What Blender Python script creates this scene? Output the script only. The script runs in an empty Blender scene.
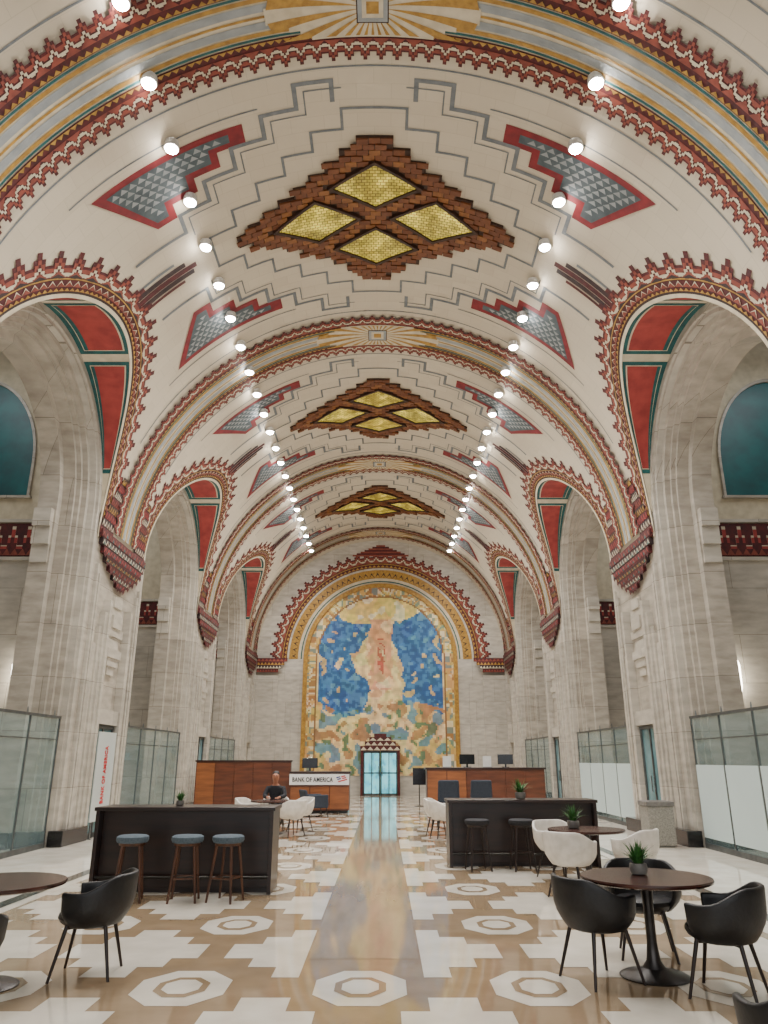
import bpy, bmesh, math, random
from mathutils import Vector, Matrix, noise
random.seed(7)
C = bpy.context.scene.collection
PI = math.pi

# ------------------------------------------------------------------ materials
def lin(c):
    return tuple(((v/255.0)/12.92 if v/255.0 <= 0.04045 else ((v/255.0+0.055)/1.055)**2.4) for v in c)
def pmat(name, c1, c2=None, scale=(6,6,6), rough=0.5, metal=0.0, detail=5, emit=0, bump=0.0, lo=0.35, hi=0.65, spec=0.5):
    c2 = c2 or tuple(int(v*0.86) for v in c1)
    m = bpy.data.materials.new(name); m.use_nodes = True
    nt = m.node_tree; b = nt.nodes['Principled BSDF']
    tc = nt.nodes.new('ShaderNodeTexCoord'); mp = nt.nodes.new('ShaderNodeMapping')
    mp.inputs['Scale'].default_value = scale
    nz = nt.nodes.new('ShaderNodeTexNoise'); nz.inputs['Scale'].default_value = 1.0
    nz.inputs['Detail'].default_value = detail
    cr = nt.nodes.new('ShaderNodeValToRGB')
    cr.color_ramp.elements[0].position = lo; cr.color_ramp.elements[1].position = hi
    cr.color_ramp.elements[0].color = (*lin(c1), 1); cr.color_ramp.elements[1].color = (*lin(c2), 1)
    nt.links.new(tc.outputs['Object'], mp.inputs['Vector']); nt.links.new(mp.outputs['Vector'], nz.inputs['Vector'])
    nt.links.new(nz.outputs['Fac'], cr.inputs['Fac']); nt.links.new(cr.outputs['Color'], b.inputs['Base Color'])
    b.inputs['Roughness'].default_value = rough; b.inputs['Metallic'].default_value = metal
    b.inputs['Specular IOR Level'].default_value = spec
    if emit:
        nt.links.new(cr.outputs['Color'], b.inputs['Emission Color']); b.inputs['Emission Strength'].default_value = emit
    if bump:
        bp = nt.nodes.new('ShaderNodeBump'); bp.inputs['Strength'].default_value = bump; bp.inputs['Distance'].default_value = 0.02
        nt.links.new(nz.outputs['Fac'], bp.inputs['Height']); nt.links.new(bp.outputs['Normal'], b.inputs['Normal'])
    return m
def stonemat(name, c1, c2, cj, rough=0.4):
    # beige-grey travertine slabs with subtle level veining and thin joints
    m = pmat(name, c1, c2, (2.2,2.2,7.0), rough, detail=12, lo=.24, hi=.82)
    nt = m.node_tree; b = nt.nodes['Principled BSDF']
    src = b.inputs['Base Color'].links[0].from_socket
    geo = nt.nodes.new('ShaderNodeNewGeometry'); sep = nt.nodes.new('ShaderNodeSeparateXYZ'); add = nt.nodes.new('ShaderNodeMath'); add.operation = 'ADD'
    cmb = nt.nodes.new('ShaderNodeCombineXYZ'); br = nt.nodes.new('ShaderNodeTexBrick')
    nt.links.new(geo.outputs['Position'], sep.inputs[0]); nt.links.new(sep.outputs['X'], add.inputs[0]); nt.links.new(sep.outputs['Y'], add.inputs[1])
    nt.links.new(add.outputs[0], cmb.inputs['X']); nt.links.new(sep.outputs['Z'], cmb.inputs['Y']); nt.links.new(cmb.outputs[0], br.inputs['Vector'])
    br.inputs['Color1'].default_value = (.82,.81,.79,1); br.inputs['Color2'].default_value = (1.0,.99,.97,1); br.inputs['Mortar'].default_value = (*lin(cj),1)
    br.inputs['Scale'].default_value = 1; br.inputs['Brick Width'].default_value = 1.6; br.inputs['Row Height'].default_value = 1.1; br.inputs['Mortar Size'].default_value = .005
    mx = nt.nodes.new('ShaderNodeMix'); mx.data_type = 'RGBA'; mx.blend_type = 'MULTIPLY'; mx.inputs[0].default_value = 1
    nt.links.new(src, mx.inputs[6]); nt.links.new(br.outputs['Color'], mx.inputs[7]); nt.links.new(mx.outputs[2], b.inputs['Base Color'])
    return m
def glassmat(name, col, fac=0.25, rough=0.05):
    m = bpy.data.materials.new(name); m.use_nodes = True
    nt = m.node_tree; out = nt.nodes['Material Output']; b = nt.nodes['Principled BSDF']
    b.inputs['Base Color'].default_value = (*lin(col), 1); b.inputs['Roughness'].default_value = rough
    tr = nt.nodes.new('ShaderNodeBsdfTransparent'); tr.inputs['Color'].default_value = (0.93, 0.97, 0.965, 1)
    nz = nt.nodes.new('ShaderNodeTexNoise'); nz.inputs['Scale'].default_value = 0.7
    mr = nt.nodes.new('ShaderNodeMapRange'); mr.inputs['To Min'].default_value = fac*0.85; mr.inputs['To Max'].default_value = fac*1.15
    mx = nt.nodes.new('ShaderNodeMixShader')
    nt.links.new(nz.outputs['Fac'], mr.inputs['Value']); nt.links.new(mr.outputs['Result'], mx.inputs['Fac'])
    nt.links.new(tr.outputs[0], mx.inputs[1]); nt.links.new(b.outputs[0], mx.inputs[2]); nt.links.new(mx.outputs[0], out.inputs['Surface'])
    return m
def brickmat(name, c1, c2, cm, bw, bh, scale=1.0, mortar=0.01, rough=0.5, coord='UV', offset=0.5, emit=0, glow=False):
    m = bpy.data.materials.new(name); m.use_nodes = True
    nt = m.node_tree; b = nt.nodes['Principled BSDF']
    tc = nt.nodes.new('ShaderNodeTexCoord'); br = nt.nodes.new('ShaderNodeTexBrick')
    br.offset = offset
    br.inputs['Color1'].default_value = (*lin(c1), 1); br.inputs['Color2'].default_value = (*lin(c2), 1)
    br.inputs['Mortar'].default_value = (*lin(cm), 1); br.inputs['Scale'].default_value = scale
    br.inputs['Mortar Size'].default_value = mortar; br.inputs['Brick Width'].default_value = bw; br.inputs['Row Height'].default_value = bh
    nt.links.new(tc.outputs[coord], br.inputs['Vector']); nt.links.new(br.outputs['Color'], b.inputs['Base Color'])
    b.inputs['Roughness'].default_value = rough
    if emit:
        nt.links.new(br.outputs['Color'], b.inputs['Emission Color']); b.inputs['Emission Strength'].default_value = emit
    if glow:   # uneven backlight behind the leaded glass
        nz = nt.nodes.new('ShaderNodeTexNoise'); nz.inputs['Scale'].default_value = 1.9; nz.inputs['Detail'].default_value = 3
        mr = nt.nodes.new('ShaderNodeMapRange'); mr.inputs['From Min'].default_value = .38; mr.inputs['From Max'].default_value = .66
        mr.inputs['To Min'].default_value = emit*.05; mr.inputs['To Max'].default_value = emit*2.8
        nt.links.new(tc.outputs[coord], nz.inputs['Vector']); nt.links.new(nz.outputs['Fac'], mr.inputs['Value']); nt.links.new(mr.outputs['Result'], b.inputs['Emission Strength'])
    return m

M = {}
M['vault'] = brickmat('vault_plaster', (198,186,164), (193,181,159), (186,174,152), 0.62, 0.31, 1.0, 0.006, 0.7)
M['cream'] = pmat('painted_cream', (206,194,168), (188,176,150), (5,5,5), 0.7)
M['maroon'] = pmat('painted_maroon', (88,26,26), (60,18,20), (9,9,9), 0.7)
M['crimson'] = pmat('painted_crimson_border', (132,32,38), (108,26,32), (5,5,5), 0.7)
M['red'] = pmat('painted_coral_red', (164,62,56), (138,46,44), (3,3,3), 0.7)
M['salmon'] = pmat('painted_brick_red', (142,68,52), (114,52,42), (6,6,6), 0.7)
M['teal'] = pmat('painted_teal', (16,88,86), (10,66,68), (6,6,6), 0.6)
M['gold'] = pmat('painted_gold', (178,136,54), (142,104,36), (8,8,8), 0.45)
M['greyline'] = pmat('painted_grey_line', (116,120,122), (100,105,108), (8,8,8), 0.7)
M['greyblue'] = pmat('painted_grey_band', (152,155,154), (132,137,137), (4,4,4), 0.7)
M['darkline'] = pmat('painted_dark_line', (58,38,36), (40,26,27), (8,8,8), 0.7)
M['scale'] = pmat('painted_slate_ground', (80,92,96), (62,74,78), (5,5,5), 0.7)
M['sky_frame'] = pmat('skylight_dark_ground', (60,34,16), (44,24,12), (8,8,8), 0.6)
M['block1'] = pmat('relief_block_rust', (118,66,30), (100,55,25), (10,10,10), 0.55)
M['block2'] = pmat('relief_block_brown', (108,58,26), (92,49,22), (10,10,10), 0.55)
M['block3'] = pmat('relief_block_ochre', (140,88,40), (118,72,32), (10,10,10), 0.5)
M['sky_glass'] = brickmat('amber_leaded_glass', (200,180,76), (154,140,52), (78,66,26), 0.11, 0.08, 1.0, 0.007, 0.12, emit=0.6, glow=True)
M['stone'] = stonemat('travertine', (200,192,179), (146,138,126), (154,149,140))
M['stone2'] = stonemat('travertine_pale', (208,202,190), (164,157,146), (164,158,149))
M['plinth'] = pmat('black_marble', (20,19,19), (36,34,33), (3,3,3), 0.15)
M['floor_cream'] = pmat('cream_travertine_floor', (234,227,213), (218,210,194), (2.5,2.5,1), 0.045, detail=8)
M['floor_tan'] = pmat('beige_travertine_floor', (162,140,112), (148,126,99), (2.5,2.5,1), 0.045, detail=8)
M['floor_mid'] = pmat('veined_tan_marble_strip', (168,148,122), (150,131,106), (5,.9,1), 0.06, detail=10, spec=.5)
M['floor_dark'] = pmat('black_floor_strip', (30,28,27), (46,42,40), (3,3,3), 0.12)
M['black_fabric'] = pmat('black_leather', (14,14,16), (22,22,25), (30,30,30), 0.45, bump=0.1)
M['white_plastic'] = pmat('white_shell', (224,219,210), (208,202,192), (10,10,10), 0.35)
M['leg_dark'] = pmat('dark_walnut_leg', (40,21,14), (24,13,9), (20,20,4), 0.4)
M['leg_wood'] = pmat('brown_wood_leg', (88,52,30), (62,35,20), (20,20,4), 0.45)
M['grey_fabric'] = pmat('blue_grey_fabric', (88,102,112), (70,84,94), (40,40,40), 0.85)
M['dark_fabric'] = pmat('charcoal_fabric', (40,40,44), (28,28,32), (40,40,40), 0.8)
M['navy_fabric'] = pmat('slate_fabric', (50,58,70), (37,44,55), (40,40,40), 0.85)
M['bar'] = pmat('espresso_veneer', (42,23,16), (27,15,11), (2,2,14), 0.3)
M['table_top'] = pmat('dark_walnut_top', (70,38,30), (46,25,20), (3,12,3), 0.25)
M['pewter'] = pmat('dark_pewter', (72,68,66), (52,49,48), (8,8,8), 0.35, metal=0.7)
M['wood'] = pmat('mahogany_panel', (108,58,33), (80,41,23), (1.2,1.2,9), 0.35)
M['wood2'] = pmat('honey_wood_panel', (150,90,50), (120,70,37), (1.2,1.2,9), 0.35)
M['wood_dark'] = pmat('dark_mahogany_cap', (54,29,20), (38,20,14), (2,2,2), 0.3)
M['white'] = pmat('white_enamel', (240,239,236), (230,228,225), (5,5,5), 0.4)
M['ink'] = pmat('black_lettering', (10,10,14), (16,16,20), (5,5,5), 0.5)
M['blue'] = pmat('emblem_blue', (10,40,130), (8,32,112), (5,5,5), 0.5)
M['emred'] = pmat('emblem_red', (200,10,32), (184,8,26), (5,5,5), 0.5)
M['lens'] = pmat('lit_lens', (255,252,248), (255,250,244), (5,5,5), 0.3, emit=120)
M['sconce'] = pmat('lit_frosted_shade', (255,247,232), (255,242,220), (5,5,5), 0.4, emit=18)
M['housing'] = pmat('white_housing', (206,202,194), (190,186,178), (6,6,6), 0.5)
M['metal'] = pmat('dark_bronze', (66,64,60), (48,46,43), (8,8,8), 0.35, metal=0.8)
M['frame_grey'] = pmat('grey_bronze_frame', (92,95,94), (72,75,74), (8,8,8), 0.4, metal=0.4)
M['steel'] = pmat('brushed_steel', (150,154,154), (124,128,128), (3,3,40), 0.3, metal=0.9)
M['glass'] = glassmat('clear_glass', (150,176,180), 0.15)
M['frost'] = glassmat('frosted_glass', (204,220,218), 0.85, 0.4)
M['sign_glass'] = glassmat('etched_glass', (208,214,210), 0.8, 0.3)
M['teal_glass'] = pmat('teal_window_glass', (2,92,94), (2,70,74), (2,2,2), 0.35)
M['door_glass'] = pmat('lit_door_glass', (120,204,214), (62,146,162), (4,4,2.2), 0.12, emit=1.3)  # lobby light behind the doors is put into this glass as glow
M['door_glass2'] = pmat('blue_grey_door_glass', (112,146,150), (84,118,124), (1.5,1.5,1.5), 0.12)
M['pot'] = pmat('grey_ceramic', (120,116,110), (100,96,92), (12,12,12), 0.5)
M['leaf'] = pmat('green_leaf', (66,120,50), (30,76,30), (25,25,25), 0.5)
M['bin'] = pmat('grey_stone_aggregate', (150,146,136), (112,108,100), (60,60,60), 0.7)
M['skin'] = pmat('skin', (176,118,90), (160,104,78), (10,10,10), 0.5)
M['hair'] = pmat('dark_hair', (26,20,18), (38,30,26), (60,60,20), 0.6)
M['jacket'] = pmat('black_jacket', (20,21,26), (30,31,38), (20,20,20), 0.8)
M['trousers'] = pmat('charcoal_trousers', (36,38,44), (28,30,36), (20,20,20), 0.8)
M['screen'] = pmat('dark_screen', (14,16,20), (24,28,34), (4,4,4), 0.2)
M['paper'] = pmat('white_paper', (226,226,222), (214,214,210), (6,6,6), 0.7)

# ------------------------------------------------------------------ mesh builder
class MB:
    def __init__(s): s.v = []; s.f = []; s.m = []
    def add(s, vs, fs, mi=0):
        n = len(s.v); s.v += [tuple(v) for v in vs]
        for f in fs: s.f.append(tuple(i+n for i in f)); s.m.append(mi)
        return s
    def box(s, x0, x1, y0, y1, z0, z1, mi=0):
        x0, x1 = min(x0, x1), max(x0, x1); y0, y1 = min(y0, y1), max(y0, y1)
        vs = [(x0,y0,z0),(x1,y0,z0),(x1,y1,z0),(x0,y1,z0),(x0,y0,z1),(x1,y0,z1),(x1,y1,z1),(x0,y1,z1)]
        return s.add(vs, [(3,2,1,0),(4,5,6,7),(0,1,5,4),(1,2,6,5),(2,3,7,6),(3,0,4,7)], mi)
    def tube(s, p0, p1, r0, r1=None, n=10, mi=0):
        r1 = r0 if r1 is None else r1
        p0 = Vector(p0); p1 = Vector(p1); d = (p1-p0).normalized()
        a = d.orthogonal().normalized(); b = d.cross(a)
        vs = []
        for p, r in ((p0, r0), (p1, r1)):
            for i in range(n):
                t = 2*PI*i/n; vs.append(p+a*(r*math.cos(t))+b*(r*math.sin(t)))
        fs = [(i, (i+1) % n, n+(i+1) % n, n+i) for i in range(n)]
        fs += [tuple(range(n-1, -1, -1)), tuple(range(n, 2*n))]
        return s.add(vs, fs, mi)
    def lathe(s, prof, c=(0,0,0), n=28, mi=0, sy=1.0):
        vs = []; k = len(prof)
        for r, z in prof:
            for i in range(n):
                t = 2*PI*i/n; vs.append((c[0]+r*math.cos(t), c[1]+sy*r*math.sin(t), c[2]+z))
        fs = []
        for j in range(k-1):
            for i in range(n):
                fs.append((j*n+i, j*n+(i+1) % n, (j+1)*n+(i+1) % n, (j+1)*n+i))
        fs.append(tuple(range(n-1, -1, -1))); fs.append(tuple(range((k-1)*n, k*n)))
        return s.add(vs, fs, mi)
    def quad(s, a, b, c, d, mi=0): return s.add([a,b,c,d], [(0,1,2,3)], mi)
    def build(s, name, mats, parent=None, loc=None, smooth=False, bevel=0, recalc=True, uv=None):
        me = bpy.data.meshes.new(name); me.from_pydata(s.v, [], s.f)
        mats = mats if isinstance(mats, (list, tuple)) else [mats]
        for m in mats: me.materials.append(m)
        me.polygons.foreach_set('material_index', s.m)
        if recalc:
            bm = bmesh.new(); bm.from_mesh(me); bmesh.ops.recalc_face_normals(bm, faces=bm.faces[:]); bm.to_mesh(me); bm.free()
        if uv:
            ul = me.uv_layers.new(name='UVMap')
            for l in me.loops: ul.data[l.index].uv = uv(me.vertices[l.vertex_index].co)
        if smooth:
            me.shade_smooth(); me.set_sharp_from_angle(angle=math.radians(40))
        me.update()
        o = bpy.data.objects.new(name, me); C.objects.link(o)
        if parent: o.parent = parent
        if loc: o.location = loc
        if bevel:
            md = o.modifiers.new('Bevel', 'BEVEL'); md.width = bevel; md.segments = 2; md.limit_method = 'ANGLE'
        return o

def thing(name, label, cat, loc=(0,0,0), rz=0, group=None):
    o = bpy.data.objects.new(name, None); C.objects.link(o); o.empty_display_size = 0.1
    o.location = loc; o.rotation_euler = (0,0,rz); o['label'] = label; o['category'] = cat
    if group: o['group'] = group
    return o
def struct(o): o['kind'] = 'structure'; return o
def dup(root, loc, rz, label, group=None):
    r = root.copy(); C.objects.link(r); r.location = loc; r.rotation_euler = (0,0,rz); r['label'] = label
    if group: r['group'] = group
    for ch in list(root.children):
        c = ch.copy(); C.objects.link(c); c.parent = r
        for g in list(ch.children):
            d = g.copy(); C.objects.link(d); d.parent = c
    return r

# ------------------------------------------------------------------ hall dimensions
R = 6.4; ZS = 6.5; ZL = 7.1; RL = 3.05; RA = 2.70; RB = 2.34
PER = 9.45; BAYS = [3.75, 13.2, 22.65, 32.1]; PIERS = [-0.975, 8.475, 17.925, 27.375, 36.825]; YEND = 38.5
XB = 1.12      # depth of the arch reveal behind the hall face
def vmap(s, y, off=0.0):
    t = s/R; r = R-off
    return (r*math.sin(t), y, ZS+r*math.cos(t))
def vuv(co): return (R*math.atan2(co[0], co[2]-ZS), co[1])
def pip(p, poly):
    r = False; j = len(poly)-1
    for i in range(len(poly)):
        a, b = poly[i], poly[j]
        if (a[1] > p[1]) != (b[1] > p[1]) and p[0] < (b[0]-a[0])*(p[1]-a[1])/(b[1]-a[1])+a[0]: r = not r
        j = i
    return r
def tess(poly, step):
    bm = bmesh.new(); vs = [bm.verts.new((a, b, 0)) for a, b in poly]; bm.faces.new(vs)
    a0 = min(p[0] for p in poly); a1 = max(p[0] for p in poly); k = math.floor(a0/step)+1
    while k*step < a1-1e-5:
        bmesh.ops.bisect_plane(bm, geom=bm.verts[:]+bm.edges[:]+bm.faces[:], plane_co=(k*step,0,0), plane_no=(1,0,0)); k += 1
    bmesh.ops.triangulate(bm, faces=bm.faces[:]); bm.verts.index_update()
    r = [(v.co.x, v.co.y) for v in bm.verts], [tuple(v.index for v in f.verts) for f in bm.faces]
    bm.free(); return r
def deco(mb, poly, mi, off):
    a0 = min(p[0] for p in poly); a1 = max(p[0] for p in poly)
    if a1-a0 > 0.25: vs, fs = tess(poly, 0.2)
    else: vs, fs = poly, [tuple(range(len(poly)))]
    mb.add([vmap(a, b, off) for a, b in vs], fs, mi)
def strip(mb, s0, s1, y0, y1, mi, off):
    n = max(1, int(abs(s1-s0)/0.15))
    for i in range(n):
        a = s0+(s1-s0)*i/n; b = s0+(s1-s0)*(i+1)/n
        mb.quad(vmap(a,y0,off), vmap(b,y0,off), vmap(b,y1,off), vmap(a,y1,off), mi)

# ---- vault shell
vb = MB()
def vcols(ys, th):
    n = 130
    for i in range(len(ys)-1):
        ya, yb = ys[i], ys[i+1]; ta, tb = th(ya), th(yb)
        for j in range(n):
            def p(y, t, k): return vmap(R*(-t+2*t*k/n), y)
            vb.quad(p(ya,ta,j), p(yb,tb,j), p(yb,tb,j+1), p(ya,ta,j+1))
for yc in BAYS:
    vcols([yc-PER/2, yc-3.6, yc-RL], lambda y: PI/2)
    vcols([yc+RL, yc+3.6, yc+PER/2], lambda y: PI/2)
    ys = [yc-RL*math.cos(PI*i/40) for i in range(41)]
    vcols(ys, lambda y: math.acos(max(-1, min(1, (ZL+math.sqrt(max(0, RL*RL-(y-yc)**2))-ZS)/R))))
vcols([36.825, YEND], lambda y: PI/2)
struct(vb.build('ceiling', M['vault'], recalc=False, smooth=True, uv=vuv))

# ---- vault painting: per bay
PAL = [M[k] for k in ('cream','maroon','red','salmon','teal','gold','greyline','greyblue','darkline','scale','crimson')]
CR, MA, RE, SA, TE, GO, GL, GB, DL, SC, CM = range(11)
TOOTH = [(0,0),(0,.34),(.2,.34),(.2,.68),(.38,.68),(.38,1),(.62,1),(.62,.68),(.8,.68),(.8,.34),(1,.34),(1,0)]
def curve_teeth(put, pts, nrm, w0, w1, mi, off, tooth=TOOTH):
    for i in range(len(pts)-1):
        (a, b), (c, d) = pts[i], pts[i+1]; na, nb = nrm[i], nrm[i+1]
        poly = []
        for t, h in tooth:
            w = w0+(w1-w0)*h
            poly.append((a+(c-a)*t+(na[0]+(nb[0]-na[0])*t)*w, b+(d-b)*t+(na[1]+(nb[1]-na[1])*t)*w))
        put(poly, mi, off)
def curve_band(put, pts, nrm, w0, w1, mi, off):
    curve_teeth(put, pts, nrm, w0, w1, mi, off, [(0,0),(0,1),(1,1),(1,0)])
TRI = [(0,0),(.5,1),(1,0)]
ZIG = [(0,.0),(0,.35),(.25,.35),(.25,.7),(.42,.7),(.42,1),(.58,1),(.58,.7),(.75,.7),(.75,.35),(1,.35),(1,0),(.86,0),(.86,.12),(.66,.12),(.66,.45),(.56,.45),(.56,.72),(.44,.72),(.44,.45),(.34,.45),(.34,.12),(.14,.12),(.14,0)]
def resample(pts, n):
    L = [0]
    for i in range(1, len(pts)): L.append(L[-1]+math.dist(pts[i-1], pts[i]))
    out = []; j = 0
    for k in range(n+1):
        t = L[-1]*k/n
        while j < len(L)-2 and L[j+1] < t: j += 1
        f = (t-L[j])/(L[j+1]-L[j]) if L[j+1] > L[j] else 0
        out.append(tuple(pts[j][q]+(pts[j+1][q]-pts[j][q])*f for q in (0,1)))
    return out
def normals(pts, away):
    out = []
    for i in range(len(pts)):
        a = pts[max(0,i-1)]; b = pts[min(len(pts)-1,i+1)]
        dx, dy = b[0]-a[0], b[1]-a[1]; l = math.hypot(dx, dy) or 1
        n = (-dy/l, dx/l)
        if n[0]*(pts[i][0]-away[0])+n[1]*(pts[i][1]-away[1]) < 0: n = (-n[0], -n[1])
        out.append(n)
    return out
trim_no = [0]
def trim(mb, mats=None, **k):
    trim_no[0] += 1
    return struct(mb.build('trim_%d' % trim_no[0], mats or PAL, recalc=False, **k))

def stair(s0, v0, s1, v1, n):
    pts = [(s0, v0)]
    for i in range(n):
        a = s0+(s1-s0)*(i+1)/n; b = v0+(v1-v0)*(i+1)/n
        pts.append((a, pts[-1][1])); pts.append((a, b))
    return pts
def shift(pts, d): return [(a+d, b+d) for a, b in pts]
def paint_line(mb, yc, pts, w, mi, off, ss, sv):
    for q, ((a, b), (c, d)) in enumerate(zip(pts[:-1], pts[1:])):
        x0, x1 = min(a, c)-w/2, max(a, c)+w/2; y0, y1 = min(b, d)-w/2, max(b, d)+w/2
        P = [(ss*x0, yc+sv*y0), (ss*x1, yc+sv*y0), (ss*x1, yc+sv*y1), (ss*x0, yc+sv*y1)]
        deco(mb, P, mi, off+.0006*(q % 2))
REDP = [(2.43,2.85),(5.5,2.85),(4.55,1.4),(4.1,1.4),(4.1,1.75),(3.55,1.75),(3.55,2.08),(3.0,2.08),(3.0,2.42),(2.43,2.42)]
INP = [(2.72,2.72),(5.22,2.72),(4.51,1.55),(4.25,1.55),(4.25,1.90),(3.70,1.90),(3.70,2.23),(3.15,2.23),(3.15,2.54),(2.72,2.54)]
for yc in BAYS:
    mb = MB()
    S1 = [(0.75, 2.98)]+stair(0.75, 3.38, 4.05, 0.92, 5)
    S2 = stair(0.0, 2.78, 3.62, 0.0, 6)
    for ss in (-1, 1):
        for sv in (-1, 1):
            deco(mb, [(ss*a, yc+sv*b) for a, b in REDP], CM, 0.008)
            deco(mb, [(ss*a, yc+sv*b) for a, b in INP], SC, 0.011)
            cs, cv = .19, .125
            for i in range(16):
                for j in range(12):
                    a = 2.68+cs*i+(cs/2 if j % 2 else 0); b = 2.71-cv*(j+1)
                    tri = [(a+.01, b+.008), (a+cs-.01, b+.008), (a+cs*.62, b+cv-.012)]
                    if all(pip(q, INP) for q in tri): deco(mb, [(ss*q[0], yc+sv*q[1]) for q in tri], GB, 0.014)
            paint_line(mb, yc, S1, 0.085, GL, 0.008, ss, sv)
            paint_line(mb, yc, shift(S1[1:], -.16), 0.028, GL, 0.008, ss, sv)
            paint_line(mb, yc, S2, 0.055, GL, 0.0095, ss, sv)
            paint_line(mb, yc, [(4.05, 0.92), (5.25, 0.92)], 0.07, GL, 0.008, ss, sv)
            strip(mb, ss*0.0, ss*7.4, yc+sv*3.62, yc+sv*3.655, GL, 0.008)
            strip(mb, ss*2.1, ss*5.9, yc+sv*3.04, yc+sv*3.07, GL, 0.008)
        for v, w, c in ((-.34,.07,GL), (-.20,.13,DL), (-.05,.14,MA), (.11,.13,DL), (.28,.08,MA)):
            L0 = 4.0+abs(v)*1.6
            deco(mb, [(ss*L0, yc+v), (ss*5.6, yc+v), (ss*5.6, yc+v+w), (ss*L0, yc+v+w)], c, 0.010)
    trim(mb, uv=vuv)
# groin zigzag borders and lunette soffits
for yc in BAYS:
    for sx in (-1, 1):
        g = []
        for i in range(81):
            ph = PI*i/80
            z = ZL+RL*math.sin(ph)
            g.append((sx*R*math.acos((z-ZS)/R), yc+RL*math.cos(ph)))
        g = [(sx*R*PI/2, yc+RL)]+g+[(sx*R*PI/2, yc-RL)]
        aw = (sx*R*PI/2, yc)
        pts = resample(g, 28); nr = normals(pts, aw)
        fine = resample(g, 84); nf = normals(fine, aw)
        mid = resample(g, 56); nm = normals(mid, aw)
        mb = MB(); put = lambda p, m, o: deco(mb, p, m, o)
        curve_teeth(put, pts, nr, 0.46, 0.85, MA, 0.014)
        curve_band(put, fine, nf, -0.02, 0.47, MA, 0.016)
        curve_band(put, fine, nf, -0.02, 0.06, CR, 0.022)
        curve_band(put, fine, nf, 0.06, 0.10, DL, 0.023)
        curve_teeth(put, pts, nr, 0.44, 0.72, SA, 0.019, ZIG)
        curve_teeth(put, pts, nr, 0.38, 0.58, CR, 0.021, ZIG)
        curve_teeth(put, pts, nr, 0.35, 0.49, SA, 0.023, TRI)
        curve_teeth(put, pts, nr, 0.35, 0.43, DL, 0.025, TRI)
        curve_band(put, fine, nf, 0.325, 0.35, GO, 0.0255)
        curve_teeth(put, mid, nm, 0.19, 0.31, CR, 0.025, TRI)
        curve_teeth(put, mid, nm, 0.19, 0.28, SA, 0.027, TRI)
        curve_teeth(put, fine, nf, 0.11, 0.17, GO, 0.029, TRI)
        def sof(ph, t, off=0):
            r = RL-off; y = yc+r*math.cos(ph); z = ZL+r*math.sin(ph)
            xv = math.sqrt(max(0.0, R*R-(z-ZS)**2)); return (sx*(R+(xv-R)*t), y, z)
        N = 40
        for i in range(N):
            a, b = PI*i/N, PI*(i+1)/N
            mb.quad(sof(a,0), sof(b,0), sof(b,1), sof(a,1), CR)
        def panel(p0, p1, t0, t1, mi, off):
            n = 16
            for i in range(n):
                a = p0+(p1-p0)*i/n; b = p0+(p1-p0)*(i+1)/n
                mb.quad(sof(a,t0,off), sof(b,t0,off), sof(b,t1,off), sof(a,t1,off), mi)
        for p0, p1 in ((17,68),(72,108),(112,163)):
            q0, q1 = math.radians(p0), math.radians(p1); e = 0.035
            panel(q0, q1, -.02, 1.0, TE, 0.008); panel(q0+e*.9, q1-e*.9, .10, .93, CR, 0.012); panel(q0+e*1.1, q1-e*1.1, .12, .90, RE, 0.016)
            panel(q0+e*1.1, q1-e*1.1, .12, .20, TE, 0.019)
        trim(mb)
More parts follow.
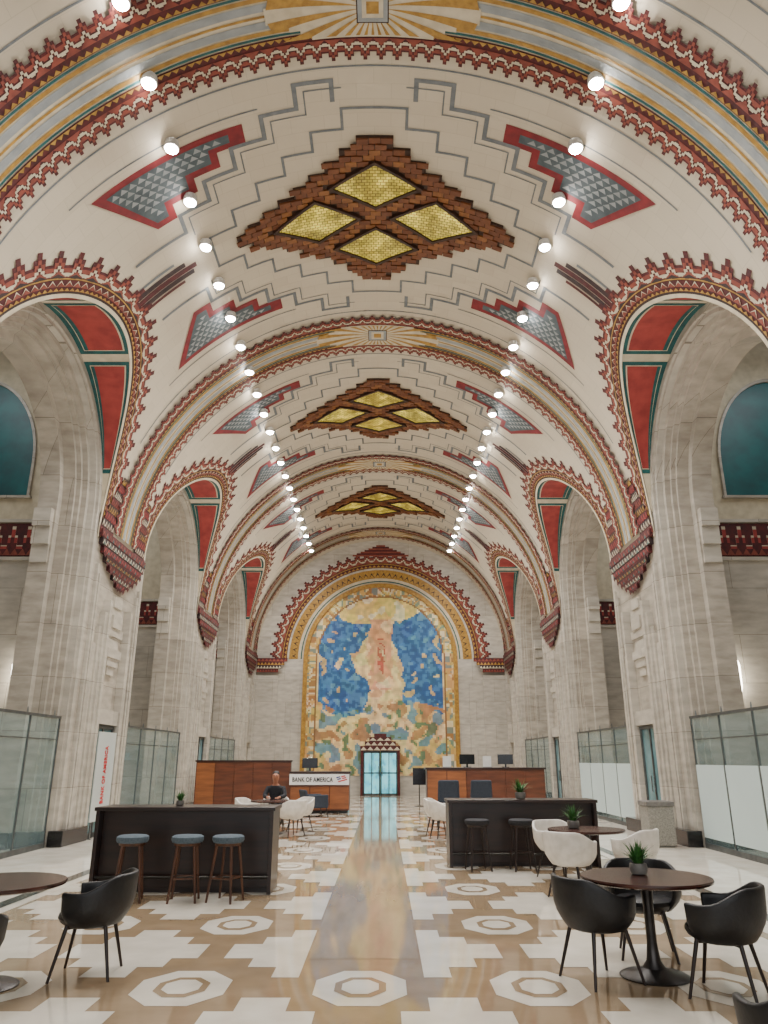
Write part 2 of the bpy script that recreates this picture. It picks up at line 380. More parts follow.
# transverse ribs, with a stepped painted tail above each corbel
for yr in PIERS[1:]:
    mb = MB(); S = 9.7
    for w0, w1, c, o in ((-.62,.62,CR,.05), (.24,.31,GO,.058), (-.31,-.24,GO,.058), (.08,.21,GB,.058), (-.21,-.08,GB,.058),
                         (-.02,.02,GO,.058), (.33,.37,TE,.058), (-.37,-.33,TE,.058)):
        strip(mb, -S, S, yr+w0, yr+w1, c, o)
    for sg in (-1, 1):
        n = 72
        put = lambda p, m, o: deco(mb, p, m, o)
        def line(k): return [(-S+2*S*i/k, yr+sg*0.5) for i in range(k+1)], [(0, sg)]*(k+1)
        pts, nr = line(n); p2, n2 = line(n*2)
        curve_band(put, p2, n2, -0.11, 0.20, MA, 0.062)
        curve_teeth(put, pts, nr, 0.20, 0.43, MA, 0.062)
        curve_teeth(put, pts, nr, 0.17, 0.37, SA, 0.067, ZIG)
        curve_teeth(put, pts, nr, 0.09, 0.25, CR, 0.070, ZIG)
        curve_teeth(put, pts, nr, 0.03, 0.16, SA, 0.0725, TRI)
        curve_teeth(put, p2, n2, -0.09, -0.02, GO, 0.072, TRI)
        nn = 90
        for i in range(nn):
            a = -S+2*S*i/nn; b = -S+2*S*(i+1)/nn
            mb.quad(vmap(a, yr+sg*.62, 0), vmap(b, yr+sg*.62, 0), vmap(b, yr+sg*.62, .05), vmap(a, yr+sg*.62, .05), CR)
        for ss in (-1, 1):      # tail rows fill the narrowing web between rib and arch border
            for q in range(8):
                s1 = 9.95-.2*q; s0 = s1-.2; a0 = .80; a1 = 1.66-.08*q
                deco(mb, [(ss*s0, yr+sg*a0), (ss*s1, yr+sg*a0), (ss*s1, yr+sg*a1), (ss*s0, yr+sg*a1)], (MA, DL)[q % 2], .040)
                k = 5
                for i in range(k):
                    u0 = a0+(a1-a0)*i/k; u1 = a0+(a1-a0)*(i+1)/k
                    deco(mb, [(ss*(s1-.02), yr+sg*u0), (ss*(s0+.02), yr+sg*(u0+u1)/2), (ss*(s1-.02), yr+sg*u1)], (SA, CR, RE, GO)[q % 4], .046)
                    deco(mb, [(ss*(s1-.02), yr+sg*(u0+.03)), (ss*(s0+.08), yr+sg*(u0+u1)/2), (ss*(s1-.02), yr+sg*(u1-.03))], MA, .050)
    for k in range(5): strip(mb, -1.0-.18*k, 1.0+.18*k, yr-.5+.09*k, yr+.5-.09*k, CR, 0.074+.0006*k)
    for k in range(26):
        a = 2*PI*(k+.5)/26; d = 0.055
        def rp(ang):
            ca, sa = math.cos(ang), math.sin(ang); q = min(1.7, 0.47/max(1e-6,abs(sa))); q = min(q, 1.15+.55*abs(ca)**6); return (q*ca, yr+q*sa)
        deco(mb, [(.2*math.cos(a), yr+.2*math.sin(a)), rp(a-d), rp(a+d)], GO, 0.080)
    for q, c, o in ((.26,DL,.083), (.24,GB,.086), (.17,CR,.089), (.10,GO,.092)):
        deco(mb, [(-q,yr-q),(q,yr-q),(q,yr+q),(-q,yr+q)], c, o)
    trim(mb)

# ---- skylights (stepped relief frames with four amber panes)
SKYL = ['stepped diamond ceiling panel with four amber glass panes, nearest and largest of three',
        'stepped diamond ceiling panel with four amber panes, middle one of three along the vault',
        'stepped diamond ceiling panel with amber panes, farthest and smallest of three']
for yc, lb in zip(BAYS[1:], SKYL):
    loc = Vector((0, yc, ZS+R-0.1))
    t = thing('ceiling_skylight', lb, 'skylight', loc)
    def local(p): return tuple(Vector(p)-loc)
    k_ = [(.36,2.15),(.70,1.86),(1.02,1.56),(1.36,1.28),(1.70,1.02),(2.06,.78),(2.42,.56),(2.78,.35),(3.08,.15)]
    q = [(k_[0][0], k_[0][1])]
    for i in range(1, len(k_)):
        q.append((k_[i-1][0], k_[i][1])); q.append((k_[i][0], k_[i][1]))
    outline = q
    full = outline+[(a, -b) for a, b in reversed(outline)]+[(-a, -b) for a, b in outline]+[(-a, b) for a, b in reversed(outline)]
    mb = MB()
    vs, fs = tess(full, 0.2)
    mb.add([local(vmap(a, yc+b, 0.06)) for a, b in vs], fs, 0)
    for (a, b), (c, d) in zip(full, full[1:]+full[:1]):
        k = max(1, int(abs(a-c)/0.25))
        for i in range(k):
            p = (a+(c-a)*i/k, b+(d-b)*i/k); r2 = (a+(c-a)*(i+1)/k, b+(d-b)*(i+1)/k)
            mb.quad(local(vmap(p[0],yc+p[1],0)), local(vmap(r2[0],yc+r2[1],0)), local(vmap(r2[0],yc+r2[1],.06)), local(vmap(p[0],yc+p[1],.06)), 0)
    PC = ((0,-.94),(0,.94),(-1.30,0),(1.30,0))
    def dia(cs, cv, k): return [(cs-.94*k, cv), (cs, cv-.62*k), (cs+.94*k, cv), (cs, cv+.62*k)]
    bh, bw = .14, .24; nrow = int(4.3/bh)+1
    for r_ in range(nrow):
        v = -2.15+bh*(r_+.5)
        for c_ in range(-14, 15):
            s = (c_+(.5 if r_ % 2 else 0))*bw
            if not pip((s, v), full) or any(pip((s, v), dia(a, b, 1.10)) for a, b in PC): continue
            o1 = .08+.025*((c_*5+r_*3) % 4)/3
            d_ = min(abs(s-a)/.94+abs(v-b)/.62 for a, b in PC)      # gilt blocks ring each pane
            m_ = 3 if d_ < 1.45 and (c_+r_) % 2 == 0 else 1+((c_+2*r_) % 2)
            s0, s1, v0, v1 = s-bw/2+.008, s+bw/2-.008, v-bh/2+.007, v+bh/2-.007
            P = [(s0,v0),(s1,v0),(s1,v1),(s0,v1)]
            mb.add([local(vmap(a, yc+b, .055)) for a, b in P]+[local(vmap(a, yc+b, o1)) for a, b in P], [(4,5,6,7),(0,1,5,4),(1,2,6,5),(2,3,7,6),(3,0,4,7)], m_)
    mb.build('frame', [M['sky_frame'], M['block1'], M['block2'], M['block3']], t, recalc=False)
    st = MB()
    for (cs, cv) in PC:
        pn = MB()
        vs, fs = tess(dia(cs, cv, 0.97), 0.2); pn.add([local(vmap(a, yc+b, 0.10)) for a, b in vs], fs)
        pn.build('glass_pane', M['sky_glass'], t, recalc=False, uv=lambda co: (co[0], co[1]))
        o1, o2 = dia(cs, cv, 1.07), dia(cs, cv, 0.95)
        for i in range(4):
            j = (i+1) % 4
            for k in range(4):
                mixp = lambda p, q, f: (p[0]+(q[0]-p[0])*f, p[1]+(q[1]-p[1])*f)
                a1, b1 = mixp(o1[i],o1[j],k/4), mixp(o1[i],o1[j],(k+1)/4); a2, b2 = mixp(o2[i],o2[j],k/4), mixp(o2[i],o2[j],(k+1)/4)
                L = lambda p, o: local(vmap(p[0], yc+p[1], o))
                st.add([L(a1,.14), L(b1,.14), L(b2,.14), L(a2,.14)], [(0,1,2,3)])
                st.add([L(a1,.14), L(b1,.14), L(b1,.06), L(a1,.06)], [(0,1,2,3)])
                st.add([L(a2,.14), L(b2,.14), L(b2,.06), L(a2,.06)], [(0,1,2,3)])
    st.build('pane_moulding', M['sky_frame'], t, recalc=False)

# ---- arcade walls
def arch_line(yc, r, n=32):
    return [(yc-r, 0.0)]+[(yc-r*math.cos(PI*i/n), ZL+r*math.sin(PI*i/n)) for i in range(n+1)]+[(yc+r, 0.0)]
NW = .62   # half width of the doorway set in each pier
for sx, nm in ((-1, 'wall_left'), (1, 'wall_right')):
    mb = MB()
    def extr(line, x0, x1, mi=0):
        for (a, b), (c, d) in zip(line[:-1], line[1:]):
            mb.quad((sx*x0,a,b), (sx*x1,a,b), (sx*x1,c,d), (sx*x0,c,d), mi)
    def ring(l0, l1, x, mi=0):
        for i in range(len(l0)-1):
            mb.quad((sx*x,*l0[i]), (sx*x,*l0[i+1]), (sx*x,*l1[i+1]), (sx*x,*l1[i]), mi)
    for yc in BAYS:
        orders = [(RL,0),(2.90,0),(2.90,.06),(2.82,.06),(2.82,.20),(RA,.20),(RA,.32),(RA-.09,.32),(RA-.09,.42),(RA-.17,.42),(RA-.17,.68),(RB,.68),(RB,XB)]
        for (r0, d0), (r1, d1) in zip(orders[:-1], orders[1:]):
            if r0 == r1: extr(arch_line(yc, r0), R+d0, R+d1, 0 if d1 > .3 else 1)
            else: ring(arch_line(yc, r0), arch_line(yc, r1), R+d0, 1)
        ring(arch_line(yc, RB), arch_line(yc, 3.3), R+XB, 0)
    for yp in PIERS:
        h = PER/2-RL
        y1 = min(yp+h, YEND)
        mb.quad((sx*R,yp-h,0), (sx*R,y1,0), (sx*R,y1,ZL), (sx*R,yp-h,ZL), 0)
        for sg in (-1, 1):
            for a, b, pr, zt in ((.66,.80,.18,5.2), (.80,.94,.135,4.9), (.94,1.08,.09,4.55), (1.08,1.24,.05,4.15), (1.30,1.40,.07,5.7), (1.46,1.54,.07,5.9)):
                ya, yb = yp+sg*a, yp+sg*b
                mb.box(sx*(R-pr), sx*R, min(ya,YEND-.03), min(yb,YEND-.02), 0.0, zt, 1)
        mb.box(sx*(R-.13), sx*R, yp-.66, min(yp+.66, YEND-.02), 2.42, 2.75, 1)
        # carved stone relief in the recess under the painted corbel
        for k, (hw, zb, zt) in enumerate(((.22,3.55,3.75),(.34,3.75,3.95),(.46,3.95,4.15),(.34,4.15,4.45),(.5,4.45,4.65),(.3,4.65,4.95),(.44,4.95,5.15),(.26,5.15,5.4))):
            mb.box(sx*(R-.05-.03*(k % 3)), sx*R, yp-hw, min(yp+hw, YEND-.02), zb, zt, 1)
        for sg in (-1, 1):
            for k in range(3):
                ya = yp+sg*(PER/2-RB-.02)
                mb.box(sx*(R+.72), sx*(R+XB-.02), ya-sg*.1, ya+sg*(.06+.06*k), 5.7+.4*k, 6.1+.4*k, 1)
    struct(mb.build(nm, [M['stone'], M['stone2']], recalc=False))
    pb = MB()
    for yp in PIERS:
        for ya, yb in ((yp-1.97, yp-NW-.03), (yp+NW+.03, min(yp+1.97, YEND))):
            pb.box(sx*(R-.20), sx*(R+.10), ya, yb, 0, 0.3)
        pb.box(sx*(R+.19), sx*(R+.68), yp-2.22, min(yp+2.22, YEND), 0, 0.3)
        pb.box(sx*(R+.68), sx*(R+XB+.01), yp-2.41, min(yp+2.41, YEND), 0, 0.3)
    struct(pb.build('baseboard_'+('left' if sx < 0 else 'right'), M['plinth'], recalc=True, bevel=.01))
    # painted corbels below each rib: shallow jagged tiers tapering down the pier face
    for yp in PIERS[1:]:
        cb = MB()
        tiers = ((6.72,6.54,1.60,.10),(6.54,6.37,1.52,.095),(6.37,6.20,1.38,.09),(6.20,6.04,1.16,.085),(6.04,5.89,.88,.08),(5.89,5.75,.58,.075),(5.75,5.62,.30,.07))
        for q_, (zt, zb, hw, pr) in enumerate(tiers):
            y0, y1 = yp-hw, min(yp+hw, YEND-.05)
            cb.box(sx*(R-pr), sx*R, y0, y1, zb, zt, (MA, DL)[q_ % 2])
            x = sx*(R-pr-.004); n = max(1, int(hw*2/.19))
            for i in range(n):
                a = y0+(y1-y0)*i/n; b = y0+(y1-y0)*(i+1)/n; m = (a+b)/2; H = zt-zb
                cb.add([(x,a,zb+.02),(x,m,zt-.02),(x,b,zb+.02)], [(0,1,2)], (SA,CR,RE,GO)[q_ % 4])
                x2 = sx*(R-pr-.008)
                cb.add([(x2,a+.03,zb+.02),(x2,m,zb+H*.62),(x2,b-.03,zb+.02)], [(0,1,2)], (MA, TE)[(i+q_) % 2])
                if q_ >= 2: cb.add([(x,a,zb),(x,m,zb-.10),(x,b,zb)], [(0,1,2)], MA)
        trim(cb)

# ---- glazed doors set in the piers
def pier_door(sx, yp, label):
    t = thing('pier_door', label, 'door', (sx*(R-.02), yp, 0))
    fr = MB()
    fr.box(-.05,.05,-NW,-NW+.06,0,2.4); fr.box(-.05,.05,NW-.06,NW,0,2.4); fr.box(-.05,.05,-NW,NW,2.33,2.4); fr.box(-.04,.04,-.03,.03,0,2.33); fr.box(-.04,.04,-NW,NW,0,.1)
    fr.build('frame', M['frame_grey'], t)
    for sg in (-1, 1):
        g = MB(); g.box(-.012,.012, sg*.03, sg*(NW-.06), .1, 2.33); g.build('glass_leaf', M['door_glass2'], t)
        h = MB(); h.tube((-sx*.07, sg*.09, .95), (-sx*.07, sg*.09, 1.3), .014); h.build('handle', M['steel'], t)
for k, od in ((2,'first'), (3,'second')):
    for sx, sd in ((-1,'left'), (1,'right')):
        pier_door(sx, PIERS[k], 'narrow glazed double door set in the %s visible pier on the %s' % (od, sd))

# ---- side chapels: cross walls, outer walls, painted frieze, teal windows
for sx, side in ((-1,'left'), (1,'right')):
    ow = MB(); ow.box(sx*12.0, sx*12.3, -3, YEND, 0, 12.5, 0)
    struct(ow.build('wall_outer_'+side, M['stone2']))
    xw = MB(); fz = MB(); X0, X1 = R+XB-.05, 11.98
    for yp in PIERS[1:]:
        yw = yp-.75
        xw.box(sx*X0, sx*12.0, yw, yw+.3, 0, 6.2, 0); xw.box(sx*X0, sx*12.0, yw, yw+.3, 6.2, 12.5, 1)
        xw.box(sx*X0, sx*12.0, yw-.06, yw, 7.12, 7.2, 0); xw.box(sx*X0, sx*12.0, yw-.06, yw, 6.17, 6.25, 0)
        fz.box(sx*X0, sx*X1, yw-.02, yw, 6.27, 7.10, MA)
        def fput(poly, mi, off): fz.add([(sx*a, yw-.02-off, b) for a, b in poly], [tuple(range(len(poly)))], mi)
        for n, w0, w1, c, o, sh in ((12,.0,.72,CR,.004,TOOTH),(12,.0,.64,RE,.008,TOOTH),(12,.0,.44,MA,.012,TOOTH),(24,.0,.16,SA,.016,TRI)):
            FP = [(X0+(X1-X0)*i/n, 6.30) for i in range(n+1)]
            curve_teeth(fput, FP, [(0,1)]*(n+1), w0, w1, c, o, sh)
    struct(xw.build('wall_cross_'+side, [M['stone2'], M['cream']], recalc=True))
    trim(fz)
wn = 0
for sx, side in ((-1,'left'), (1,'right')):
    for yp in PIERS[2:3]:
        wn += 1; yw = yp-.75
        wb = MB(); fb = MB(); cx = sx*10.2; n = 24
        def aline(r): return [(cx-r, 7.8)]+[(cx-r*math.cos(PI*i/n), 8.7+1.4*r*math.sin(PI*i/n)) for i in range(n+1)]+[(cx+r, 7.8)]
        a0, a1 = aline(1.66), aline(1.60)
        wb.add([(x, yw-.02, z) for x, z in a1], [tuple(range(len(a1)))])
        for i in range(len(a0)-1):
            fb.quad((a0[i][0],yw-.08,a0[i][1]), (a0[i+1][0],yw-.08,a0[i+1][1]), (a1[i+1][0],yw-.08,a1[i+1][1]), (a1[i][0],yw-.08,a1[i][1]))
            fb.quad((a0[i][0],yw-.08,a0[i][1]), (a0[i+1][0],yw-.08,a0[i+1][1]), (a0[i+1][0],yw,a0[i+1][1]), (a0[i][0],yw,a0[i][1]))
            fb.quad((a1[i][0],yw-.08,a1[i][1]), (a1[i+1][0],yw-.08,a1[i+1][1]), (a1[i+1][0],yw,a1[i+1][1]), (a1[i][0],yw,a1[i][1]))
        fb.box(cx-1.7, cx+1.7, yw-.10, yw, 7.74, 7.8)
        w = struct(wb.build('window_%d' % wn, M['teal_glass'], recalc=False))
        fb.build('window_frame', M['stone'], w, recalc=False)

# ---- end wall
mb = MB(); mb.box(-8.3, 8.3, YEND, YEND+.3, 0, 13.2)
struct(mb.build('wall_end', [M['stone2'], M['stone']]))
mb = MB()
for sx in (-1, 1):
    mb.box(sx*5.2, sx*6.4, YEND-.25, YEND, 0, 5.7, 0); mb.box(sx*4.5, sx*5.2, YEND-.12, YEND, 0, 5.3, 0)
trim(mb, [M['stone2']])
eb = MB()
def efl(poly, mi, off): eb.add([(x, YEND-off, z) for x, z in poly], [tuple(range(len(poly)))], mi)
ZM = 6.55
def earc(r, n, zc=ZM): return [(-r*math.cos(PI*i/n), zc+r*math.sin(PI*i/n)) for i in range(n+1)]
P = earc(4.25, 44); Nn = [((x)/4.25, (z-ZM)/4.25) for x, z in P]
curve_band(efl, P, Nn, -0.25, 0.0, CR, .010); curve_band(efl, P, Nn, -0.20, -0.14, TE, .012); curve_band(efl, P, Nn, 0.0, 0.46, GO, .012)
curve_teeth(efl, P, Nn, 0.02, 0.32, DL, .016, TRI); curve_teeth(efl, P, Nn, 0.02, 0.21, GO, .020, TRI)
P2 = earc(4.85, 34); N2 = [((x)/4.85, (z-ZM)/4.85) for x, z in P2]
P3 = earc(4.85, 68); N3 = [((x)/4.85, (z-ZM)/4.85) for x, z in P3]
curve_band(efl, P3, N3, -0.04, 0.46, MA, .018); curve_teeth(efl, P2, N2, 0.46, 0.86, MA, .018)
curve_teeth(efl, P2, N2, 0.40, 0.76, SA, .022, ZIG); curve_teeth(efl, P2, N2, 0.30, 0.56, CR, .024, ZIG); curve_teeth(efl, P2, N2, 0.24, 0.44, SA, .026, TRI)
curve_band(efl, P3, N3, 0.16, 0.20, GO, .026); curve_teeth(efl, P3, N3, 0.0, 0.12, GO, .028, TRI)
for k in range(7):
    w = 1.5-.21*k; efl([(-w, 12.0+.09*k), (w, 12.0+.09*k), (w, 12.09+.09*k), (-w, 12.09+.09*k)], MA if k % 2 else SA, .03)
for sx in (-1, 1):
    for k in range(4):
        x0, x1 = 4.75+.15*(3-k), 6.3; z0 = 5.85+.18*k
        efl([(sx*x0, z0), (sx*x1, z0), (sx*x1, z0+.18), (sx*x0, z0+.18)], (MA, DL, MA, MA)[k], .26)
        n = 8
        for i in range(n):
            a = x0+(x1-x0)*i/n; b = x0+(x1-x0)*(i+1)/n; efl([(sx*a, z0+.02), (sx*(a+b)/2, z0+.15), (sx*b, z0+.02)], (SA,CR,GO,SA)[k], .27)
trim(eb)

# ---- mural: mosaic of colour patches on a tall arched panel
mur = thing('mural', 'tall arched mosaic mural in blue and gold on the far end wall', 'mural', (0, YEND-.03, 0.9))
NX, NZ = 96, 124; W = 3.8; Z0, Z1 = 0.9, ZM+W
vs = []; fs = []; cols = []
def inside(x, z): return abs(x) < W and (z < ZM or math.hypot(x, z-ZM) < W)
def mcol(x, z):
    n1 = noise.noise((x*.55+3, z*.55, 1.7)); n2 = noise.noise((x*1.6, z*1.6, 9.1)); n3 = noise.noise((x*5, z*5, 4.4)); n4 = noise.noise((x*2.6+7, z*2.6, 2.2))
    r = W-abs(x) if z < ZM else W-math.hypot(x, z-ZM)
    if r < .5:
        k = int((x+20)/.32)+int(z/.32)
        return [(206,172,96),(218,202,158),(160,116,62),(196,160,88),(120,134,118)][(k*7+int(n2*6)) % 5]
    if r < .58: return (130,92,52)
    xx = abs(x)
    c = (222,198,140) if n4 < .2 else (204,170,112)
    if z > 8.7+n1*.8: c = (222,194,112) if n2 < .12 else (230,216,176)
    if 4.0+n1 < z < 8.9+n1 and xx > .95+n1*1.1+n2*.3 and xx < 3.2:
        c = (44,92,142) if n3 < .05 else (64,114,158)
        if n4 > .38: c = (196,170,116)
        elif n4 < -.42: c = (92,142,170)
    if z < 4.3+n1*.8:
        if n2 > .18: c = (112,142,150)
        elif n2 < -.2: c = (170,128,82)
        elif xx > 1.6 and n1 > .05: c = (206,170,100)
        if n4 > .35: c = (98,118,84)
    if xx < .6+.3*n2 and 5.0 < z < 8.6: c = (210,160,112) if n2 < .15 else (230,202,150)
    if xx < .2+.1*n2 and 5.8 < z < 7.6 and n3 > -.1: c = (172,86,62)
    if xx > 1.0 and 5.6 < z < 7.2 and n2 > .36: c = (222,198,140)
    return tuple(max(0, min(255, int(v*(1+.18*n3)))) for v in c)
idx = {}
def vid(i, j):
    if (i, j) not in idx:
        idx[(i, j)] = len(vs); vs.append((-W+2*W*i/NX, 0, Z0+(Z1-Z0)*j/NZ-.9))
    return idx[(i, j)]
for i in range(NX):
    for j in range(NZ):
        x = -W+2*W*(i+.5)/NX; z = Z0+(Z1-Z0)*(j+.5)/NZ
        if inside(x, z): fs.append((vid(i,j), vid(i+1,j), vid(i+1,j+1), vid(i,j+1))); cols.append(mcol(x, z))
me = bpy.data.meshes.new('mosaic'); me.from_pydata(vs, [], fs)
ca = me.color_attributes.new('Col', 'FLOAT_COLOR', 'CORNER')
for f, c in zip(me.polygons, cols):
    for l in f.loop_indices: ca.data[l].color = (*lin(c), 1)
mm = bpy.data.materials.new('mosaic_tesserae'); mm.use_nodes = True
nt = mm.node_tree; b = nt.nodes['Principled BSDF']; at = nt.nodes.new('ShaderNodeAttribute'); at.attribute_name = 'Col'
nz = nt.nodes.new('ShaderNodeTexVoronoi'); nz.inputs['Scale'].default_value = 14
mx = nt.nodes.new('ShaderNodeMix'); mx.data_type = 'RGBA'; mx.blend_type = 'OVERLAY'; mx.inputs[0].default_value = .12
nt.links.new(at.outputs['Color'], mx.inputs[6]); nt.links.new(nz.outputs['Color'], mx.inputs[7]); nt.links.new(mx.outputs[2], b.inputs['Base Color'])
b.inputs['Roughness'].default_value = .5
me.materials.append(mm); mo = bpy.data.objects.new('mosaic', me); C.objects.link(mo); mo.parent = mur
fb = MB(); n = 40
def ml(r): return [(-r, Z0)]+[(-r*math.cos(PI*i/n), ZM+r*math.sin(PI*i/n)) for i in range(n+1)]+[(r, Z0)]
a, c = ml(W-.06), ml(W+.16)
for i in range(len(a)-1):
    q = lambda p, y: (p[0], y, p[1]-.9)
    fb.quad(q(a[i],-.08), q(a[i+1],-.08), q(c[i+1],-.08), q(c[i],-.08)); fb.quad(q(a[i],-.08), q(a[i+1],-.08), q(a[i+1],0), q(a[i],0)); fb.quad(q(c[i],-.08), q(c[i+1],-.08), q(c[i+1],.028), q(c[i],.028))
fb.build('border', M['gold'], mur, recalc=False)

# ---- portal door under the mural
pt = thing('portal', 'stepped red and cream portal surround framing the teal glass doors', 'doorway', (0, YEND-.12, 0))
mb = MB()
for sx in (-1, 1): mb.box(sx*.84, sx*.96, -.35, 0, 0, 2.1, 0)
TI = ((2.05,2.28,.98),(2.28,2.50,.76),(2.50,2.70,.54),(2.70,2.86,.3))
for zb, zt, w in TI: mb.box(-w, w, -.35, 0, zb, zt, 0)
mb.build('surround', M['maroon'], pt, bevel=.015)
mb = MB()
for zb, zt, w in TI[:3]:
    n = max(3, int(w*2/.28))
    for i in range(n):
        x0 = -w+2*w*i/n; x1 = -w+2*w*(i+1)/n
        mb.add([(x0,-.36,zb+.03),((x0+x1)/2,-.36,zt-.03),(x1,-.36,zb+.03)], [(0,1,2)])
mb.build('zigzag_inlay', M['cream'], pt, recalc=False)
for sx in (-1, 1):
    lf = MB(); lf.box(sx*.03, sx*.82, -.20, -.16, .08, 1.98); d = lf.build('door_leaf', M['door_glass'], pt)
    fr = MB()
    for x0, x1, z0, z1 in ((.02,.07,.02,2.03),(.77,.83,.02,2.03),(.02,.83,.0,.1),(.02,.83,1.95,2.05),(.02,.83,1.0,1.06),(.40,.44,.02,2.03)): fr.box(sx*x0, sx*x1, -.22, -.14, z0, z1)
    fr.build('door_frame', M['frame_grey'], d)
    hb = MB(); hb.tube((sx*.1,-.27,.9),(sx*.1,-.27,1.35),.015); hb.build('handle', M['steel'], d)

# ---- floor
fb = MB()
fb.quad((-12.3,-3,0),(12.3,-3,0),(12.3,YEND+.3,0),(-12.3,YEND+.3,0), 0)
def fq(x0, x1, y0, y1, mi, z):
    x0, x1 = min(x0, x1), max(x0, x1)
    fb.quad((x0,y0,z),(x1,y0,z),(x1,y1,z),(x0,y1,z), mi)
fq(-4.15, 4.15, -3, YEND, 1, .002)
fq(-.48, .48, 7.35, YEND, 2, .004)
for sx in (-1, 1):
    fq(sx*4.31, sx*4.49, -3, YEND, 3, .004)
def octo(cx, cy, a, b, mi, z):
    k = .42; p = [(-a,-b*k),(-a*k,-b),(a*k,-b),(a,-b*k),(a,b*k),(a*k,b),(-a*k,b),(-a,b*k)]
    fb.add([(cx+x, cy+y, z) for x, y in p], [tuple(range(8))], mi)
def medallion(cx, cy, q=.35):
    octo(cx, cy, q, q*1.30, 0, .004); octo(cx, cy, q*.56, q*.74, 1, .006); octo(cx, cy, q*.40, q*.53, 0, .008)
ST = ((1,.30),(.64,.64),(.30,1))
def cross(cx, cy, a, b):
    for u in (-1, 1):
        prev = 0
        for k in (2,1,0):
            fq(cx+u*prev*a, cx+u*ST[k][0]*a, cy-ST[k][1]*b, cy+ST[k][1]*b, 0, .0045); prev = ST[k][0]
for k in range(-3, 15):
    y = 6.5+2.25*k; yq = y+1.125
    for sx in (-1, 1):
        medallion(sx*1.36, y); medallion(sx*2.78, y)
        cross(sx*2.07, yq, .62, .86); cross(sx*3.49, yq, .60, .86)
        if yq > 7.2:      # half crosses spring from the edge of the runner
            prev = .50
            for x1, h in ((.72,.86),(.96,.55),(1.22,.26)): fq(sx*prev, sx*x1, yq-h, yq+h, 0, .0045); prev = x1
        else: cross(sx*.68, yq, .60, .86)
        prev = 4.14
        for x1, h in ((4.0,.48),(3.82,.22)): fq(sx*prev, sx*x1, y-h, y+h, 0, .0045); prev = x1
for k in range(-3, 1): medallion(0, 6.5+2.25*k, .35)
struct(fb.build('floor', [M['floor_cream'], M['floor_tan'], M['floor_mid'], M['floor_dark']], recalc=False))

# ------------------------------------------------------------------ glass screens in the arches
def screen(sx, yc, label, frost):
    t = thing('glass_screen', label, 'glass partition', (sx*(R+.13), yc, 0))
    L = 2.70; H = 2.5; fr = MB()
    fr.box(-.02,.02,-L,L,0,.10); fr.box(-.025,.025,-L,L,H-.05,H); fr.box(-.012,.012,-L,L,2.03,2.05)
    n = 4
    for i in range(n+1):
        y = -L+2*L*i/n; y = max(-L+.02, min(L-.02, y)); fr.box(-.016,.016,y-.016,y+.016,.10,H-.05)
    fr.build('frame', M['frame_grey'], t)
    for i in range(n):
        a = -L+2*L*i/n+.018; b = -L+2*L*(i+1)/n-.018
        p = MB(); p.box(-.006,.006,a,b,.10,2.03); p.box(-.006,.006,a,b,2.05,H-.05); p.build('glass_pane', M['glass'], t)
        if frost: q = MB(); q.box(-sx*.02-.004,-sx*.02+.004,a+.02,b-.02,.2,1.55); q.build('frosted_panel', M['frost'], t)
    for i in range(5):
        c = MB(); yy = -L+.3+i*(2*L-.6)/4; c.tube((0,yy,H-.01),(0,yy,H+.1),.02,.012); c.build('finial', M['steel'], t)
SL = {(-1,1):'clear glass partition with bronze frame in the nearest arch on the left', (-1,2):'clear glass partition in the second arch from the front on the left',
      (-1,3):'clear glass partition in the farthest arch on the left', (1,1):'glass partition with frosted lower panels in the nearest arch on the right',
      (1,2):'glass partition with frosted lower panels in the second right-hand arch', (1,3):'clear glass partition in the farthest arch on the right'}
for (sx, k), lb in SL.items(): screen(sx, BAYS[k], lb, sx > 0 and k < 3)

# ---- wall sconces inside the arches
for sx, lb in ((-1,'tall glowing wall sconce behind the left glass partition'), (1,'tall glowing wall sconce behind the right glass partition')):
    t = thing('wall_sconce', lb, 'wall lamp', (sx*8.06, PIERS[2]-.75, 2.9))
    mb = MB(); mb.box(-.09,.09,-.05,0,-.1,1.0); mb.box(-.05,.05,-.2,0,-.06,.02); mb.build('bracket', M['metal'], t, bevel=.01)
    mb = MB(); mb.lathe([(.03,0),(.11,.06),(.15,.3),(.16,.75),(.13,.86),(.04,.9)], (0,-.2,.02), 16); mb.build('lamp_shade', M['sconce'], t, smooth=True)
    mb = MB(); mb.tube((0,-.2,-.16),(0,-.2,.04),.02,.06); mb.build('finial', M['metal'], t)

# ---- vault spotlights, two long rows
def ordn(n): return {1:'nearest',2:'second',3:'third',4:'fourth',5:'fifth',6:'sixth',7:'seventh',8:'eighth',9:'ninth',10:'tenth'}.get(n, '%d%s' % (n, {21:'st',22:'nd',23:'rd'}.get(n,'th')))
proto = thing('spotlight', '', 'spotlight', (0,0,0))
mb = MB(); mb.lathe([(.045,.30),(.045,.14),(.12,.12),(.135,.0),(.12,-.02)], n=20); mb.build('housing', M['housing'], proto, smooth=True)
mb = MB(); mb.lathe([(.115,-.012)]+[(.11*math.cos(a), -.02-.07*math.sin(a)) for a in [i*PI/2/6 for i in range(6)]]+[(.005,-.091)], n=20); mb.build('lens', M['lens'], proto, smooth=True)
ld = bpy.data.lights.new('lamp', 'SPOT'); ld.energy = 400; ld.spot_size = math.radians(136); ld.spot_blend = .8; ld.shadow_soft_size = .08; ld.color = (1,.975,.945)
lo = bpy.data.objects.new('lamp', ld); C.objects.link(lo); lo.parent = proto; lo.location = (0,0,-.12)
